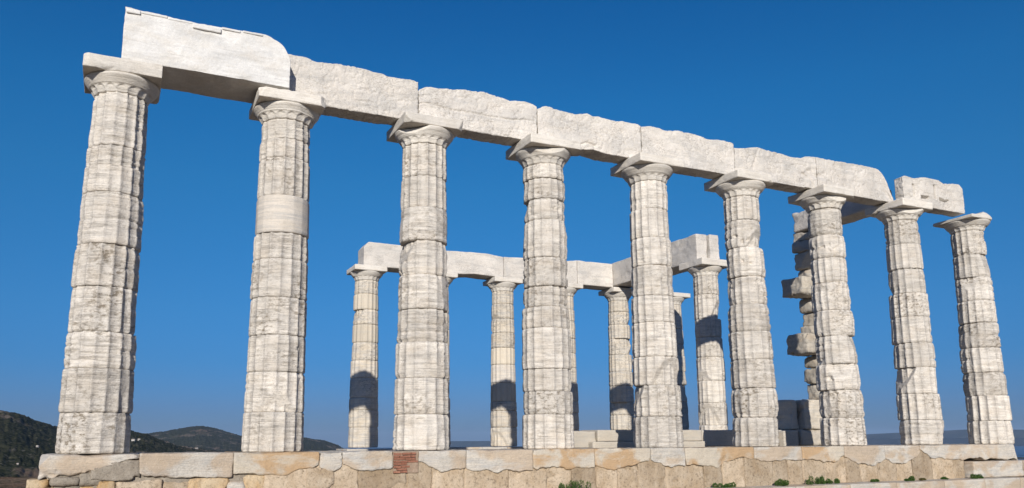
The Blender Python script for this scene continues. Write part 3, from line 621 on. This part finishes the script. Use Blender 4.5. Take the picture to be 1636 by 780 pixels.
EL2 = ([-40, -8, -2, 1.0, 1.98, 3.18, 4.62, 5.47, 6.38, 8.0, 9.0, 10.3, 12.19, 13.58, 14.95, 17, 20], [.5, .45, .2, .42, .56, .73, .99, 1.07, .90, .42, .30, .36, .27, .05, -.30, -1.2, -1.5])
Ad = np.degrees(A)
e1 = np.interp(Ad, *EL1); e2 = np.interp(Ad, *EL2)
H1 = np.tan(np.radians(e1))*950; H2 = np.tan(np.radians(e2))*2600
base = -1.27-62*sstep(38, 260, Rr)
land = sstep(-100, -60, Ad)*(1-sstep(13.5, 18, Ad))
ridge1 = sstep(140, 950, Rr)**1.25*(1-sstep(950, 1700, Rr)); ridge2 = sstep(1400, 2600, Rr)*(1-sstep(2600, 3500, Rr))
vz = np.maximum(base, -52*land-64*(1-land))
z = vz+land*(ridge1*(H1-vz)+ridge2*(1-ridge1)*(H2-vz))
nz1 = fbm(tx*.006, ty*.006, 0*tx, 3, 5, .55); nz2 = fbm(tx*.05, ty*.05, 0*tx, 9, 4, .6); nz3 = np.abs(vnoise(tx*.35, ty*.35, 0*tx, 13))
amp1 = sstep(150, 500, Rr); crest = 1-.75*(np.exp(-((Rr-950)/150)**2)+np.exp(-((Rr-2600)/300)**2))
z = z+amp1*(14*nz1*crest+3.0*nz2*np.where(Rr > 1500, 1.6, 1)*(.4+.6*crest)+2.6*nz3*sstep(100, 300, Rr))
z = z+.05*sstep(14, 25, Rr)*fbm(tx*.5, ty*.5, 0*tx, 21, 4)+.5*sstep(30, 60, Rr)*(1-sstep(300, 500, Rr))*fbm(tx*.12, ty*.12, 0*tx, 25, 4)
Vt = np.stack([tx, ty, z], -1).reshape(-1, 3)
Qt = grid_faces(len(azs), len(rad)); n = len(Vt)
Vt = np.concatenate([Vt, [[CAM.x, CAM.y, -1.27]]]); i = np.arange(len(azs)-1)
to = mesh_obj('terrain', Vt, [Qt[:, ::-1], np.stack([np.full(len(i), n), i+1, i], 1)], M['terrain']); tag(to, kind='structure')

# far coast
def far_mat():
    m = bpy.data.materials.new('far_coast_scrub'); t, b = NT(m); g = G(t); c = g.coords(False)
    col = g.mix(g.ramp(g.noise(c, .004, 6, .7), [(.4, 0.0), (.6, 1.0)]), (.015, .022, .018), (.045, .045, .035))
    g.l(col, b.inputs['Base Color']); b.inputs['Roughness'].default_value = 1; b.inputs['Specular IOR Level'].default_value = 0; return m
M['far'] = far_mat()
def coast(az, el, r0, r1, seed, ext=400):
    a = np.arange(az[0], az[-1]+.01, .06); rr_ = np.linspace(r0-30, r1, 40); AA, RR = np.meshgrid(np.radians(a), rr_)
    h = np.tan(np.radians(np.interp(np.degrees(AA), az, el)))*r1
    t = (RR-r0)/(r1-r0); x = np.sin(AA)*RR; y = np.cos(AA)*RR+CAM.y
    zz = -62+(h+62)*np.clip(t, -.1, 1)**.7+9*fbm(x*.004, y*.004, 0*x, seed, 5)*np.clip(4*t*(1-t), 0, 1)
    # back slope
    Vb = np.stack([x, y, zz], -1); back = Vb[-1].copy(); back[:, 0] *= 1.08; back[:, 1] *= 1.08; back[:, 2] = -66
    V_ = np.concatenate([Vb.reshape(-1, 3), back]); 
    o = mesh_obj('far_coast', V_, [grid_faces(len(a), 41)[:, ::-1]], M['far']); tag(o, kind='structure')
coast([44, 47, 48.6, 49.9, 51.4, 53, 54.2, 55.2, 57, 58.3, 61, 66, 72, 76], [-.9, -.3, .15, .29, .36, .38, .47, .52, .50, .47, .6, .5, .2, -.9], 7350, 8000, 5)
coast([21.2, 22.2, 22.8, 23.3, 24.0, 24.6, 26], [-.6, -.36, -.27, -.25, -.30, -.40, -.6], 8300, 8500, 9)

# sea
m = bpy.data.materials.new('sea_water'); t, b = NT(m); g = G(t)
b.inputs['Base Color'].default_value = (.010, .045, .11, 1); b.inputs['Roughness'].default_value = .35; b.inputs['IOR'].default_value = 1.33
g.bump(b, g.noise(g.coords(False), .12, 5, .7), .6, .5)
na = 180; rsea = [0, 300, 1500, 4000, 8600]
Vs = [[0, 0, -60]]+[[math.sin(2*math.pi*k/na)*r, math.cos(2*math.pi*k/na)*r, -60] for r in rsea[1:] for k in range(na)]
q = grid_faces(na, 4, True, 1)[:, ::-1]; k = np.arange(na)
so_ = mesh_obj('sea', Vs, [q, np.stack([np.zeros(na, int), 1+(k+1) % na, 1+k], 1)], m, smooth=False); tag(so_, kind='structure')

# houses on the hills
def simple(name, col, rough=.8):
    m = bpy.data.materials.new(name); t, b = NT(m); g = G(t)
    c = g.mix(g.noise(g.coords(), 3, 4), col, tuple(x*.85 for x in col)); g.l(c, b.inputs['Base Color']); b.inputs['Roughness'].default_value = rough; return m
M['house'] = simple('whitewashed_wall', (.5, .48, .45)); M['roof'] = simple('tile_roof', (.40, .22, .14)); M['glass'] = simple('dark_window', (.03, .04, .05), .2)
from mathutils.bvhtree import BVHTree
bvh = BVHTree.FromPolygons([Vector(v) for v in Vt[::1]], [list(map(int, f)) for f in Qt[::1]]) if False else None
def ray_px(px, py):
    return (f_+r2*((px-PPX)/F_PX)-u2*((py-PPY)/F_PX)).normalized()
bpy.context.view_layer.update()
def ground_at(px, py):
    ok, loc, *_ = to.ray_cast(CAM, ray_px(px, py)); return loc if ok else None
def house(px, py, s, label):
    p = ground_at(px, py)
    if p is None: return
    s *= .3
    t = thing('house', label, 'house', p, 'white houses scattered on the hillside')
    t.rotation_euler.z = (px*7 % 10)/10-.4
    w_, d_, h_ = 5*s, 4*s, 3*s
    V, Q = box_shell(w_, d_, h_/2+1, 2); mesh_obj('wall', V+[0, 0, h_/2-.5], [Q], M['house'], t, False)
    V = np.array([[-w_-.4, -d_-.4, h_], [w_+.4, -d_-.4, h_], [w_+.4, d_+.4, h_], [-w_-.4, d_+.4, h_], [-w_, 0, h_+1.6*s], [w_, 0, h_+1.6*s]]); V[:, 2] += .02
    mesh_obj('roof', V, [np.array([[0, 1, 5, 4], [2, 3, 4, 5]]), np.array([[3, 0, 4], [1, 2, 5]]), np.array([[3, 2, 1, 0]])], M['roof'], t, False)
    for q_ in (-.5, .5):
        V, Q = box_shell(.6*s, .05, .6*s, 1); mesh_obj('window', V+[q_*w_, -d_-.05, h_*.55], [Q], M['glass'], t, False)
house(28, 756-14, .35, 'tiny white hut near the pale road at the far left')
house(60, 714, .5, 'small white house on the dark slope left of the first column')
house(213, 704, .9, 'white house just right of the first column, on the dark near ridge')
house(222, 703, .7, 'smaller white house just right of its white neighbour beside the first column')
house(314, 717, .8, 'lone white house low on the slope between the first two columns')

# dirt road on the near slope
rp = [ground_at(x_, y_) for x_, y_ in ((-6, 706), (6, 713), (18, 721), (30, 728), (46, 730), (60, 732), (80, 734))]
rp = [p for p in rp if p is not None]
# ------------------------------------------------------------------ weeds at the wall foot
def leaf_mat(name, c1, c2):
    m = bpy.data.materials.new(name); t, b = NT(m); g = G(t)
    col = g.mix(g.ramp(g.noise(g.coords(), 22, 3), [(.35, 0.0), (.65, 1.0)]), c1, c2); g.l(col, b.inputs['Base Color']); b.inputs['Roughness'].default_value = .7; b.inputs['Specular IOR Level'].default_value = .2; return m
M['leaf'] = leaf_mat('green_leaves', (.030, .075, .014), (.075, .13, .028)); M['dry'] = leaf_mat('dry_weed', (.16, .12, .05), (.09, .09, .03)); M['stem'] = simple('plant_stem', (.10, .08, .04))
def weed(px, wpx, hpx, label, dry=False, yb=-.80, zb=-.762):
    d = ray_px(px, 700); t_ = (yb-CAM.y)/d.y; X = CAM.x+d.x*t_; sc = F_PX/(d.dot(f_)*t_)
    wd, hh = wpx/sc*1.1, hpx/sc*1.25
    rt = thing('weed', label, 'plant', (X, yb, zb), 'weeds growing at the foot of the wall')
    rs = np.random.RandomState(int(px)); n = int(500+wd*4500); Vl = []; 
    cl = [(rs.uniform(-wd/2, wd/2)*.85, rs.uniform(-.07, .05), rs.uniform(.35, 1.0)) for _ in range(max(3, int(wd/.07)))]
    for _ in range(n):
        cx, cy, hs_ = cl[rs.randint(len(cl))]; hs_ *= hh
        dirn = rs.normal(size=3); dirn /= np.linalg.norm(dirn)
        c = np.array([cx, cy, hs_*.42])+dirn*np.array([.06, .05, hs_*.5])*rs.uniform(.3, 1)**.5
        c[2] = max(c[2], .004); L_ = rs.uniform(.010, .024); a = dirn+rs.normal(size=3)*.5; a /= np.linalg.norm(a); b_ = np.cross(a, rs.normal(size=3)); b_ /= np.linalg.norm(b_)
        Vl += [c-a*L_*.5, c+b_*L_*.28, c+a*L_*.6, c-b_*L_*.28]
    mesh_obj('foliage', np.array(Vl), [np.arange(4*n).reshape(-1, 4)], M['dry'] if dry else M['leaf'], rt, False)
    for cx, cy, hs_ in cl:
        Vst = []; kk = 0
        p0 = np.array([cx*.7, cy, -.01]); p1 = np.array([cx, cy, hs_*hh*.8])
        for s_ in range(3):
            a_ = s_*2.094; o_ = np.array([math.cos(a_), math.sin(a_), 0])*.003; Vst += [p0+o_, p1+o_*.5]
        Qst = [[0, 2, 3, 1], [2, 4, 5, 3], [4, 0, 1, 5]]
        mesh_obj('stem', np.array(Vst), [np.array(Qst)], M['stem'], rt)
weed(917, 58, 20, 'largest green bush at the wall foot, right of the fourth column')
weed(1155, 44, 8, 'low yellowish green weed strip below the sixth column', zb=-.765)
weed(1240, 34, 10, 'green weed tuft below the gap between the sixth and seventh columns')
weed(1297, 36, 14, 'tall green weed tuft just left of the seventh column')
weed(1324, 28, 9, 'low green weed joined to the right of the tall tuft')
weed(1393, 16, 6, 'tiny green tuft just right of the seventh column')
weed(1446, 20, 7, 'small dark green tuft left of the eighth column foot')
weed(1467, 14, 4, 'tiny dry yellow sprig directly below the eighth column', True)
weed(1502, 9, 6, 'tiny round green tuft right of the eighth column')
weed(1546, 9, 9, 'small green sprig in the corner where the wall meets the step block', yb=-.92)
weed(1559, 15, 7, 'flat green tuft on the lower step in front of the long step block', yb=-.92)

# ------------------------------------------------------------------ sea air
V, Q = box_shell(9600, 9600, 90, 20000)
V = V+np.array([0, 0, 18.0])
hz = bpy.data.materials.new('sea_haze'); hz.use_nodes = True; t = hz.node_tree; t.nodes.clear()
ho = t.nodes.new('ShaderNodeOutputMaterial'); pv = t.nodes.new('ShaderNodeVolumePrincipled'); t.links.new(pv.outputs[0], ho.inputs['Volume'])
pv.inputs['Color'].default_value = (.50, .70, 1.0, 1); pv.inputs['Density'].default_value = 6e-5; pv.inputs['Anisotropy'].default_value = 0.0
h_o = mesh_obj('haze', V, [Q], hz, smooth=False); tag(h_o, kind='stuff');
